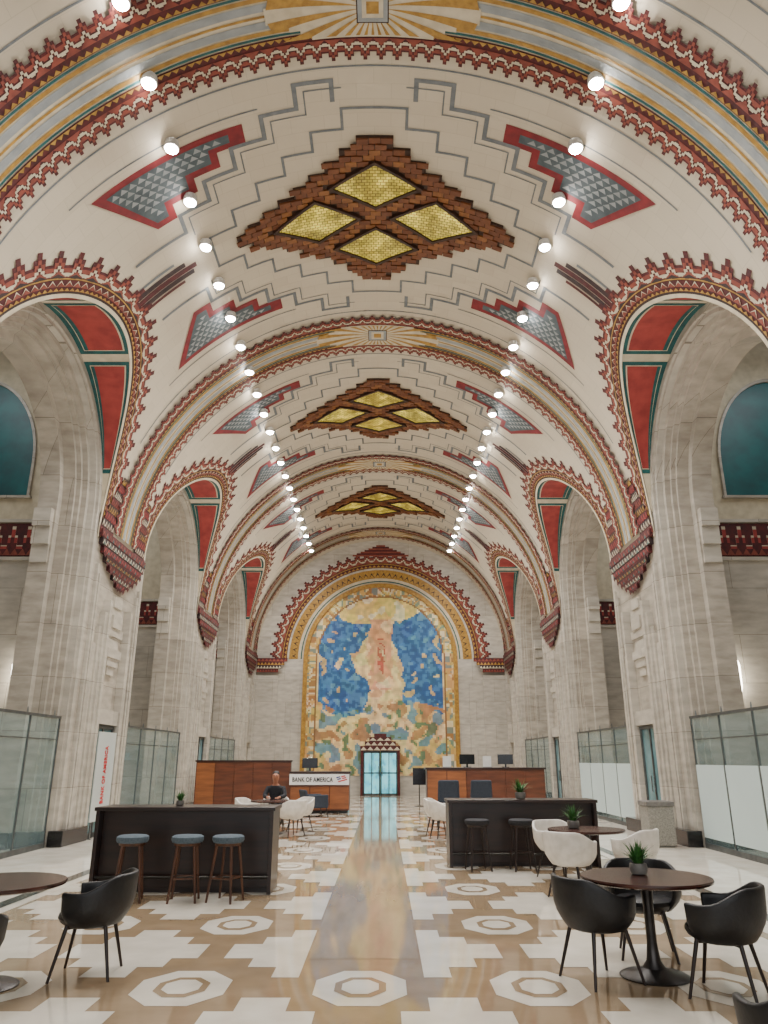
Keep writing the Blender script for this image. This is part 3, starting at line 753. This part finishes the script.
for sx, side in ((-1,'left'), (1,'right')):
    for i in range(23):
        y = 7.55+1.3*i; x = sx*3.5; z = ZS+math.sqrt(R*R-3.5**2)-.16
        lb = '%s white spotlight from the front in the %s row on the vault' % (ordn(i+1), side)
        if sx == -1 and i == 0: proto.location = (x,y,z); proto['label'] = lb; proto['group'] = 'spotlights along the left side of the vault'
        else: dup(proto, (x,y,z), 0, lb, 'spotlights along the %s side of the vault' % side)

# ------------------------------------------------------------------ furniture
def tub_chair(name, label, cat, shell_m, leg_m, hb=.76, ha=.64, splay=.08):
    t = thing(name, label, cat)
    sb = MB(); na = 26; amax = math.radians(128); rows = 7
    g = []
    for j in range(rows):
        f = j/(rows-1)
        for i in range(na+1):
            a = -amax+2*amax*i/na
            e = max(0, min(1, (abs(a)-math.radians(38))/math.radians(60))); e = e*e*(3-2*e)
            top = hb+(ha-hb)*e
            z = .385+(top-.385)*f
            r = .205+.085*math.sin(min(1, f*1.9)*PI/2)+.02*f
            g.append((-r*math.cos(a)*1.0-.01, r*math.sin(a)*1.06, z))
    k = na+1
    sb.add(g, [(j*k+i, j*k+i+1, (j+1)*k+i+1, (j+1)*k+i) for j in range(rows-1) for i in range(na)])
    o = sb.build('backrest', shell_m, t, smooth=True, recalc=False)
    md = o.modifiers.new('Solidify', 'SOLIDIFY'); md.thickness = .04; md.offset = 0
    md = o.modifiers.new('Bevel', 'BEVEL'); md.width = .014; md.segments = 2; md.limit_method = 'ANGLE'
    sb = MB(); sb.lathe([(.06,.355),(.19,.365),(.245,.40),(.262,.43),(.255,.46),(.22,.475),(.05,.478)], n=28); sb.build('seat', shell_m, t, smooth=True)
    for sx in (-1, 1):
        for sy in (-1, 1):
            lb = MB(); lb.tube((sx*.15,sy*.15,.385), (sx*(.15+splay),sy*(.15+splay),0), .017, .011, 10); lb.build('leg', leg_m, t, smooth=True)
    fb = MB()
    for p, q in (((-.15,-.15),(.15,.15)),((-.15,.15),(.15,-.15))): fb.tube((*p,.365),(*q,.365),.012)
    fb.build('seat_frame', leg_m, t)
    return t
BG = 'black tub chairs'
def face(x, y, tx, ty): return math.atan2(ty-y, tx-x)
bc = tub_chair('tub_chair', 'black tub chair with dark legs drawn up to the left round table', 'chair', M['black_fabric'], M['leg_dark'])
bc['group'] = BG; bc.location = (-2.23, 6.85, 0); bc.rotation_euler = (0,0,PI+.1)
T1 = (2.35, 6.79); T2 = (-2.90, 6.5); T3 = (3.0, 11.2); T4 = (-2.45, 18.8)
for (x, y, rz, lb) in ((1.89,6.68,face(1.89,6.68,*T1)+.15,'black tub chair left of the near table with the potted plant'),
                       (2.72,6.28,face(2.72,6.28,*T1)+.35,'black tub chair right of the near plant table by the frame edge'),
                       (2.52,7.45,face(2.52,7.45,*T1),'black tub chair behind the near plant table, partly hidden by it'),
                       (-2.68,5.5,face(-2.68,5.5,*T2),'black tub chair cut off by the left frame edge at the left table'),
                       (2.10,3.84,1.9,'black tub chair corner cut off at the bottom right of the frame')):
    dup(bc, (x,y,0), rz, lb, BG)
WG = 'white tub chairs'
wc = tub_chair('tub_chair', 'white tub chair in front left of the far plant table by the right bar', 'chair', M['white_plastic'], M['leg_dark'], .78, .66)
wc['group'] = WG; wc.location = (2.58, 10.42, 0); wc.rotation_euler = (0,0,face(2.58,10.42,*T3)-.2)
for (x, y, rz, lb) in ((3.5,10.75,face(3.5,10.75,*T3),'white tub chair at the right of the far plant table'),
                       (2.74,11.95,face(2.74,11.95,*T3),'white tub chair behind the far plant table, beside the right bar stool'),
                       (1.5,17.85,.3,'lone white tub chair just past the left end of the right bar'),
                       (1.45,18.75,-.3,'white tub chair behind the lone white chair near the right bar end'),
                       (-1.93,18.2,face(-1.93,18.2,*T4),'white tub chair nearest the aisle at the seated person table'),
                       (-1.85,19.3,face(-1.85,19.3,*T4),'white tub chair on the far aisle side of the seated person table'),
                       (-3.05,19.0,face(-3.05,19.0,*T4),'white tub chair left of the seated person, behind the left bar'),
                       (-2.5,19.62,face(-2.5,19.62,*T4),'white tub chair under the seated person in black')):
    dup(wc, (x,y,0), rz, lb, WG)

def round_table(label, loc):
    t = thing('round_table', label, 'table', (*loc, 0), 0, 'round pedestal tables')
    mb = MB(); mb.lathe([(.05,.695),(.50,.695),(.525,.705),(.53,.72),(.525,.732),(.05,.735)], n=48); mb.build('tabletop', M['table_top'], t, smooth=True)
    mb = MB(); mb.lathe([(.09,.69),(.05,.66),(.04,.5),(.04,.25),(.055,.12),(.10,.055)], n=24); mb.build('column', M['pewter'], t, smooth=True)
    mb = MB(); mb.lathe([(.27,0),(.275,.012),(.25,.025),(.16,.04),(.09,.07)], n=40); mb.build('base', M['pewter'], t, smooth=True)
    return t
rt = round_table('dark round pedestal table with a potted plant, nearest on the right', T1)
dup(rt, (*T2,0), 0, 'dark round pedestal table cut by the left frame edge')
dup(rt, (*T3,0), 0, 'dark round table with a plant between the white chairs')
dup(rt, (*T4,0), 0, 'dark round table of the seated person behind the left bar')

def bar(x0, x1, y0, y1, h, label):
    cx = (x0+x1)/2; t = thing('bar_counter', label, 'bar', (cx, y0, 0)); w = (x1-x0)/2; d = y1-y0
    mb = MB(); mb.box(-w-.02, w+.02, -.02, d+.02, h-.045, h); mb.build('countertop', M['bar'], t, bevel=.006)
    mb = MB(); mb.box(-w+.05, w-.05, .16, d-.04, .06, h-.045); mb.box(-w+.05, w-.05, .20, d-.08, 0, .06)
    mb.build('body', M['bar'], t, bevel=.004)
    for sx in (-1, 1): e = MB(); e.box(sx*(w-.05), sx*w, 0, d, 0, h-.045); e.build('end_panel', M['bar'], t, bevel=.004)
    mb = MB(); mb.tube((-w+.05,.06,.2),(w-.05,.06,.2),.018); mb.build('foot_rail', M['metal'], t)
    return t
bar(-3.63, -1.28, 10.55, 11.2, 1.05, 'long dark espresso bar counter on the left with three stools')
bar(1.24, 3.67, 13.05, 13.7, 1.02, 'long dark espresso bar counter on the right behind the plant tables')

def stool(label, loc, rz, seat_m, leg_m):
    st = thing('bar_stool', label, 'stool', loc, rz, 'bar stools')
    mb = MB(); mb.lathe([(.15,.66),(.185,.67),(.20,.70),(.195,.735),(.17,.75),(.03,.755)], n=28); mb.build('seat', seat_m, st, smooth=True)
    mb = MB(); mb.lathe([(.13,.63),(.16,.635),(.165,.665),(.03,.667)], n=24); mb.build('seat_frame', leg_m, st, smooth=True)
    for sx in (-1, 1):
        for sy in (-1, 1): mb = MB(); mb.tube((sx*.10,sy*.10,.65),(sx*.165,sy*.165,0),.02,.014); mb.build('leg', leg_m, st, smooth=True)
    for p, q in (((-1,-1),(1,-1)),((1,-1),(1,1)),((1,1),(-1,1)),((-1,1),(-1,-1))):
        mb = MB(); k = .135; mb.tube((p[0]*k,p[1]*k,.27),(q[0]*k,q[1]*k,.27),.010,n=8); mb.build('stretcher', leg_m, st)
    return st
st = stool('wooden bar stool with round grey seat, leftmost at the left bar', (-2.97,10.1,0), .2, M['grey_fabric'], M['leg_wood'])
dup(st, (-2.28,10.1,0), .1, 'wooden bar stool with round grey seat, middle of three at the left bar')
dup(st, (-1.77,10.1,0), -.3, 'wooden bar stool with round grey seat, rightmost at the left bar')
st2 = stool('dark bar stool near the left end of the right bar', (1.66,12.75,0), .2, M['dark_fabric'], M['leg_dark'])
dup(st2, (2.36,12.75,0), .1, 'dark bar stool at the middle of the right bar behind the white chairs')

def plant(label, loc, s=1.0):
    t = thing('potted_plant', label, 'plant', loc, random.random()*6, 'small potted plants')
    mb = MB(); mb.lathe([(.05,0),(.065,.01),(.075,.05),(.07,.085),(.062,.09),(.055,.075),(.01,.075)], n=20); mb.build('pot', M['pot'], t, smooth=True)
    mb = MB()
    for i in range(70):
        a = random.random()*2*PI; tilt = random.uniform(.05, 1.15); L = random.uniform(.13,.22); w = random.uniform(.008,.014)
        pr = []
        for k in range(4):
            f = k/3; rr = .02+L*f*math.sin(tilt*(.5+.6*f)); zz = .075+L*f*math.cos(tilt*(.5+.6*f))
            ww = w*(1-f)**.6+.0008
            cx, cy = rr*math.cos(a), rr*math.sin(a); nx, ny = -math.sin(a), math.cos(a)
            pr += [(cx-nx*ww, cy-ny*ww, zz), (cx+nx*ww, cy+ny*ww, zz)]
        mb.add(pr, [(0,1,3,2),(2,3,5,4),(4,5,7,6)])
    mb.build('foliage', M['leaf'], t, recalc=False)
    t.scale = (s,s,s); return t
plant('spiky green plant in a grey pot on the near right table', (2.32, 6.85, .735), 1.0)
plant('spiky green plant in a grey pot on the far table by the white chairs', (2.84, 11.25, .735), 1.15)
plant('small green potted plant standing on the right bar', (2.48, 13.35, 1.02), 1.2)
plant('small green potted plant standing on the left bar', (-2.62, 10.9, 1.05), .75)

def armchair(label, loc, rz, m, w=.62, hb=1.1, group=None):
    t = thing('armchair', label, 'armchair', (*loc,0), rz, group)
    mb = MB(); mb.box(-.3,.32,-w/2+.06,w/2-.06,.30,.47); mb.build('seat', m, t, bevel=.04)
    mb = MB(); mb.add([(-.36,-w/2+.02,.25),(-.24,-w/2+.02,.25),(-.24,w/2-.02,.25),(-.36,w/2-.02,.25),(-.47,-w/2+.05,hb),(-.38,-w/2+.05,hb),(-.38,w/2-.05,hb),(-.47,w/2-.05,hb)],
       [(3,2,1,0),(4,5,6,7),(0,1,5,4),(1,2,6,5),(2,3,7,6),(3,0,4,7)]); mb.build('backrest', m, t, bevel=.04)
    for sy in (-1, 1):
        mb = MB(); mb.box(-.34,.28,sy*(w/2-.06),sy*(w/2+.02),.26,.64); mb.build('armrest', m, t, bevel=.03)
        for sx in (-1, 1): mb = MB(); mb.tube((sx*.25,sy*(w/2-.08),.3),(sx*.29,sy*(w/2-.05),0),.02,.014); mb.build('leg', M['leg_dark'], t)
    return t
armchair('high-backed slate armchair, left one of two behind the right bar', (1.80,20.2), PI/2, M['navy_fabric'], .62, 1.16)
armchair('high-backed slate armchair, right one of two behind the right bar', (2.62,20.2), PI/2, M['navy_fabric'], .62, 1.16)
armchair('low slate lounge armchair below the white sign on the left', (-1.9,24.2), .4, M['navy_fabric'], .72, .78)

# ---- litter bin by the right pier
t = thing('litter_bin', 'square grey aggregate litter bin beside the right pier', 'bin', (5.72,16.2,0))
mb = MB(); mb.box(-.26,.26,-.26,.26,.03,.76); mb.box(-.23,.23,-.23,.23,0,.03); mb.build('body', M['bin'], t, bevel=.015)
mb = MB()
for x0,x1,y0,y1 in ((-.28,.28,-.28,-.14),(-.28,.28,.14,.28),(-.28,-.14,-.14,.14),(.14,.28,-.14,.14)): mb.box(x0,x1,y0,y1,.76,.85)
mb.build('lid', M['pot'], t, bevel=.01)
mb = MB(); mb.box(-.14,.14,-.14,.14,.755,.765); mb.build('opening', M['ink'], t)

# ---- reception counters
t = thing('reception_partition', 'tall brown wood panelled partition behind the left bar', 'partition', (-4.5,26.0,0))
mb = MB(); mb.box(-1.55,1.6,-.06,.10,0,1.58); mb.build('body', M['wood'], t)
for i in range(5):
    x = -1.53+i*.63; mb = MB(); mb.box(x+.015,x+.61,-.085,-.06,.12,1.54); mb.build('wood_panel', M['wood2'] if i == 0 else M['wood'], t, bevel=.006)
mb = MB(); mb.box(-1.58,1.63,-.10,.13,1.58,1.63); mb.build('cap', M['wood_dark'], t)
mb = MB(); mb.box(-1.55,1.6,-.09,.1,0,.11); mb.build('kickboard', M['wood_dark'], t)
t = thing('reception_counter', 'brown wood reception counter carrying the white bank sign', 'counter', (-1.9,25.6,0))
mb = MB(); mb.box(-.98,.95,0,.8,.1,1.22); mb.build('body', M['wood'], t, bevel=.006)
mb = MB(); mb.box(-1.0,.99,-.04,.84,1.22,1.28); mb.build('countertop', M['wood_dark'], t, bevel=.006)
mb = MB(); mb.box(-.95,.92,.05,.75,0,.1); mb.build('kickboard', M['plinth'], t)
for i in range(3): mb = MB(); x = -.96+i*.64; mb.box(x+.01,x+.62,-.02,0,.14,.82); mb.build('wood_panel', M['wood2'], t, bevel=.005)
t = thing('reception_counter', 'brown wood teller counter behind the right bar', 'counter', (3.55,26.0,0))
mb = MB(); mb.box(-1.95,1.95,0,.8,.1,1.34); mb.build('body', M['wood'], t, bevel=.006)
mb = MB(); mb.box(-2.0,2.0,-.05,.85,1.34,1.40); mb.build('countertop', M['wood_dark'], t, bevel=.006)
mb = MB(); mb.box(-1.92,1.92,.05,.75,0,.1); mb.build('kickboard', M['plinth'], t)
for i in range(6): mb = MB(); x = -1.94+i*.647; mb.box(x+.012,x+.635,-.025,0,.14,1.30); mb.build('wood_panel', M['wood2'] if i in (0,1) else M['wood'], t, bevel=.005)

# ---- bank sign
def text_mesh(name, s, size, mat_, parent, loc, width, conv=lambda v: (v.x, -v.z, v.y), bold=0.0):
    cu = bpy.data.curves.new(name, 'FONT'); cu.body = s; cu.size = size; cu.extrude = .004; cu.align_x = 'LEFT'; cu.offset = bold; cu.space_character = 1.08
    tmp = bpy.data.objects.new('tmp_text', cu); C.objects.link(tmp); bpy.context.view_layer.update()
    me = bpy.data.meshes.new_from_object(tmp.evaluated_get(bpy.context.evaluated_depsgraph_get()))
    bpy.data.objects.remove(tmp, do_unlink=True)
    me.materials.clear(); me.materials.append(mat_)
    w = max(v.co.x for v in me.vertices)
    for v in me.vertices: v.co = Vector(conv(Vector((v.co.x*width/w, v.co.y, v.co.z))))
    o = bpy.data.objects.new(name, me); C.objects.link(o); o.parent = parent; o.location = loc; return o
t = thing('bank_sign', 'white sign with black bank name lettering and striped emblem', 'sign', (-1.92,25.55,.87))
mb = MB(); mb.box(-.97,.97,-.03,.0,0,.33); mb.build('panel', M['white'], t, bevel=.004)
text_mesh('lettering', 'BANK OF AMERICA', .19, M['ink'], t, (-.88,-.035,.10), 1.32, bold=.004)
# flag emblem: blue slanted bars at upper left, red slanted bars to the right and below, white gaps between
for i in range(2):
    mb = MB(); x = .56+.03*i; z = .205-.055*i
    mb.add([(x,-.036,z),(x+.12,-.036,z+.03),(x+.105,-.036,z+.062),(x-.015,-.036,z+.032)], [(0,1,2,3)]); mb.build('emblem_stripe', M['blue'], t, recalc=False)
for i in range(2):
    mb = MB(); x = .72+.03*i; z = .235-.055*i
    mb.add([(x,-.036,z),(x+.13,-.036,z+.03),(x+.115,-.036,z+.062),(x-.015,-.036,z+.032)], [(0,1,2,3)]); mb.build('emblem_stripe', M['emred'], t, recalc=False)
mb = MB(); x, z = .62, .085
mb.add([(x,-.036,z),(x+.29,-.036,z+.068),(x+.275,-.036,z+.10),(x-.015,-.036,z+.032)], [(0,1,2,3)]); mb.build('emblem_stripe', M['emred'], t, recalc=False)
# ---- red lettered glass sign in front of the glazed door of the first left pier
t = thing('door_sign', 'etched glass sign with vertical red lettering at the first left pier door', 'sign', (-R+.17,17.925,0))
mb = MB(); mb.box(-.01,.01,-.56,.56,.35,2.25); mb.build('panel', M['sign_glass'], t)
for sg in (-1, 1): mb = MB(); mb.box(-.05,.05,sg*.44-.03,sg*.44+.03,0,.02); mb.box(-.012,.012,sg*.44-.02,sg*.44+.02,.02,.35); mb.build('foot', M['steel'], t)
text_mesh('lettering', 'BANK OF AMERICA', .26, M['emred'], t, (.014,.10,.70), 1.25, lambda v: (v.z, -v.y, v.x), bold=.006)

# ---- counter top items
def monitor(label, loc, rz):
    t = thing('monitor', label, 'monitor', loc, rz, 'counter monitors')
    mb = MB(); mb.box(-.26,.26,-.02,.02,.10,.42); mb.build('casing', M['screen'], t, bevel=.008)
    mb = MB(); mb.box(-.03,.03,.0,.04,.02,.15); mb.box(-.12,.12,-.08,.08,0,.02); mb.build('stand', M['screen'], t)
monitor('black monitor on the left part of the right teller counter', (3.0,26.5,1.40), .1)
monitor('black monitor on the right part of the teller counter', (4.3,26.5,1.40), -.1)
monitor('black monitor on the wood counter above the bank sign', (-2.3,26.2,1.28), .05)
for x, lb in ((2.3,'white notice holder on the left end of the teller counter'), (3.65,'white notice holder between the two monitors on the teller counter')):
    t = thing('notice_holder', lb, 'notice', (x,26.3,1.40), 0)
    mb = MB(); mb.box(-.14,.14,-.006,.006,.02,.36); mb.build('sheet', M['paper'], t)
    mb = MB(); mb.box(-.15,.15,-.05,.05,0,.02); mb.build('base', M['steel'], t)
t = thing('floor_sign', 'black floor-standing sign right of the central aisle before the doors', 'sign', (1.5,29.5,0))
mb = MB(); mb.lathe([(.2,0),(.2,.02),(.03,.04)], n=20); mb.build('base', M['metal'], t)
mb = MB(); mb.tube((0,0,.03),(0,0,1.0),.02); mb.build('pole', M['metal'], t)
mb = MB(); mb.box(-.24,.24,-.03,.01,.75,1.35); mb.build('panel', M['screen'], t)

# ------------------------------------------------------------------ seated person
def skin_obj(name, chains, mat_, parent):
    vs = []; rad = []; ed = []; key = {}
    def vi(p):
        k = tuple(round(c, 4) for c in p[:3])
        if k not in key: key[k] = len(vs); vs.append(p[:3]); rad.append(p[3])
        return key[k]
    for ch in chains:
        ids = [vi(p) for p in ch]
        ed += [(a, b) for a, b in zip(ids[:-1], ids[1:])]
    me = bpy.data.meshes.new(name); me.from_pydata(vs, ed, []); me.materials.append(mat_)
    o = bpy.data.objects.new(name, me); C.objects.link(o)
    md = o.modifiers.new('Skin', 'SKIN'); md.use_smooth_shade = True
    if not me.skin_vertices: me.skin_vertices.new()
    comp = list(range(len(vs)))
    def find(a):
        while comp[a] != a: a = comp[a]
        return a
    for a, b in ed:
        ra, rb = find(a), find(b)
        if ra != rb: comp[max(ra, rb)] = min(ra, rb)
    sk = me.skin_vertices[0].data
    for i in range(len(vs)): sk[i].radius = (rad[i], rad[i]); sk[i].use_root = (find(i) == i)
    s = o.modifiers.new('Subdivision', 'SUBSURF'); s.levels = 2; s.render_levels = 2
    if parent: o.parent = parent
    return o
pr = thing('person', 'seated person in a black jacket leaning over a table behind the left bar', 'person', (-2.5,19.6,0))
chains = [[(0,.02,.56,.12),(0,0,.76,.12),(0,-.05,.96,.12),(0,-.08,1.06,.06),(0,-.10,1.12,.052),(0,-.125,1.19,.085),(0,-.145,1.27,.095),(0,-.14,1.33,.07)]]
jk = [[(0,.02,.54,.145),(0,0,.76,.142),(0,-.05,.95,.14),(0,-.075,1.05,.075)]]
tr = []; sh = []
for s in (-1, 1):
    arm = [(0,-.05,.96,.12),(s*.19,-.06,.97,.055),(s*.25,-.2,.80,.045),(s*.14,-.40,.775,.032),(s*.11,-.46,.772,.034)]
    chains.append(arm)
    jk.append([(0,-.05,.95,.14),(s*.19,-.06,.975,.075),(s*.25,-.2,.80,.06),(s*.15,-.39,.777,.045)])
    for k in range(4):
        dx = s*(-.03+.019*k); L = (.045,.055,.06,.05)[k]
        chains.append([(s*.108+dx*.8,-.465,.770,.010),(s*.105+dx,-.495,.772,.0095),(s*.10+dx,-.495-L*.7,.758,.008)])
    chains.append([(s*.09,-.445,.77,.011),(s*.06,-.475,.768,.010),(s*.05,-.50,.762,.008)])
    chains.append([(0,.02,.56,.12),(s*.10,.0,.545,.08),(s*.13,-.38,.535,.056),(s*.13,-.36,.10,.04),(s*.13,-.46,.05,.035)])
    tr.append([(0,.02,.55,.13),(s*.10,.0,.55,.095),(s*.13,-.38,.535,.07),(s*.13,-.36,.14,.055)])
    sh.append([(s*.13,-.33,.05,.045),(s*.13,-.42,.045,.045),(s*.13,-.53,.035,.032)])
chains.append([(0,-.235,1.265,.012),(0,-.252,1.235,.015)])
skin_obj('body', chains, M['skin'], pr); skin_obj('jacket', jk, M['jacket'], pr); skin_obj('trousers', tr, M['trousers'], pr); skin_obj('shoes', sh, M['ink'], pr)
skin_obj('hair', [[(0,-.06,1.20,.06),(0,-.085,1.30,.10),(0,-.15,1.365,.092)]], M['hair'], pr)
mb = MB()
for s in (-1, 1): mb.lathe([(.004,-.012),(.012,0),(.004,.012)], (s*.034,-.228,1.275), 8)
mb.build('eyes', M['ink'], pr)

# ------------------------------------------------------------------ lights and world
def area(loc, rot, sx, sy, e, col=(1,.98,.95)):
    l = bpy.data.lights.new('fill_light', 'AREA'); l.shape = 'RECTANGLE'; l.size = sx; l.size_y = sy; l.energy = e; l.color = col
    o = bpy.data.objects.new('fill_light', l); C.objects.link(o); o.location = loc; o.rotation_euler = rot; return o
for sx in (-1, 1):
    area((sx*5.3, 19.5, 6.0), (0, sx*math.radians(165), 0), .5, 37, 230, (1,.97,.93))  # added unseen strips that brighten the vault from below
    for yc in BAYS[1:]: area((sx*10.2, yc, 11.5), (0, 0, 0), 2.6, 5.0, 130, (.95,.97,1))  # added overhead fill that brightens the side chapels
area((0, -2.6, 4.0), (math.radians(84), 0, 0), 11, 6, 400, (.96,.98,1))  # added fill behind the camera, brightens the surfaces facing it
w = bpy.data.worlds.new('World'); bpy.context.scene.world = w; w.use_nodes = True
bg = w.node_tree.nodes['Background']; bg.inputs[0].default_value = (.94,.97,1,1); bg.inputs[1].default_value = .34

cam = bpy.data.cameras.new('Camera'); co = bpy.data.objects.new('Camera', cam); C.objects.link(co)
co.location = (.18,0,1.65); co.rotation_euler = (PI/2+math.radians(18.5),0,0)
cam.sensor_fit = 'VERTICAL'; cam.sensor_height = 24; cam.lens = 17.34; cam.clip_end = 200
bpy.context.scene.camera = co
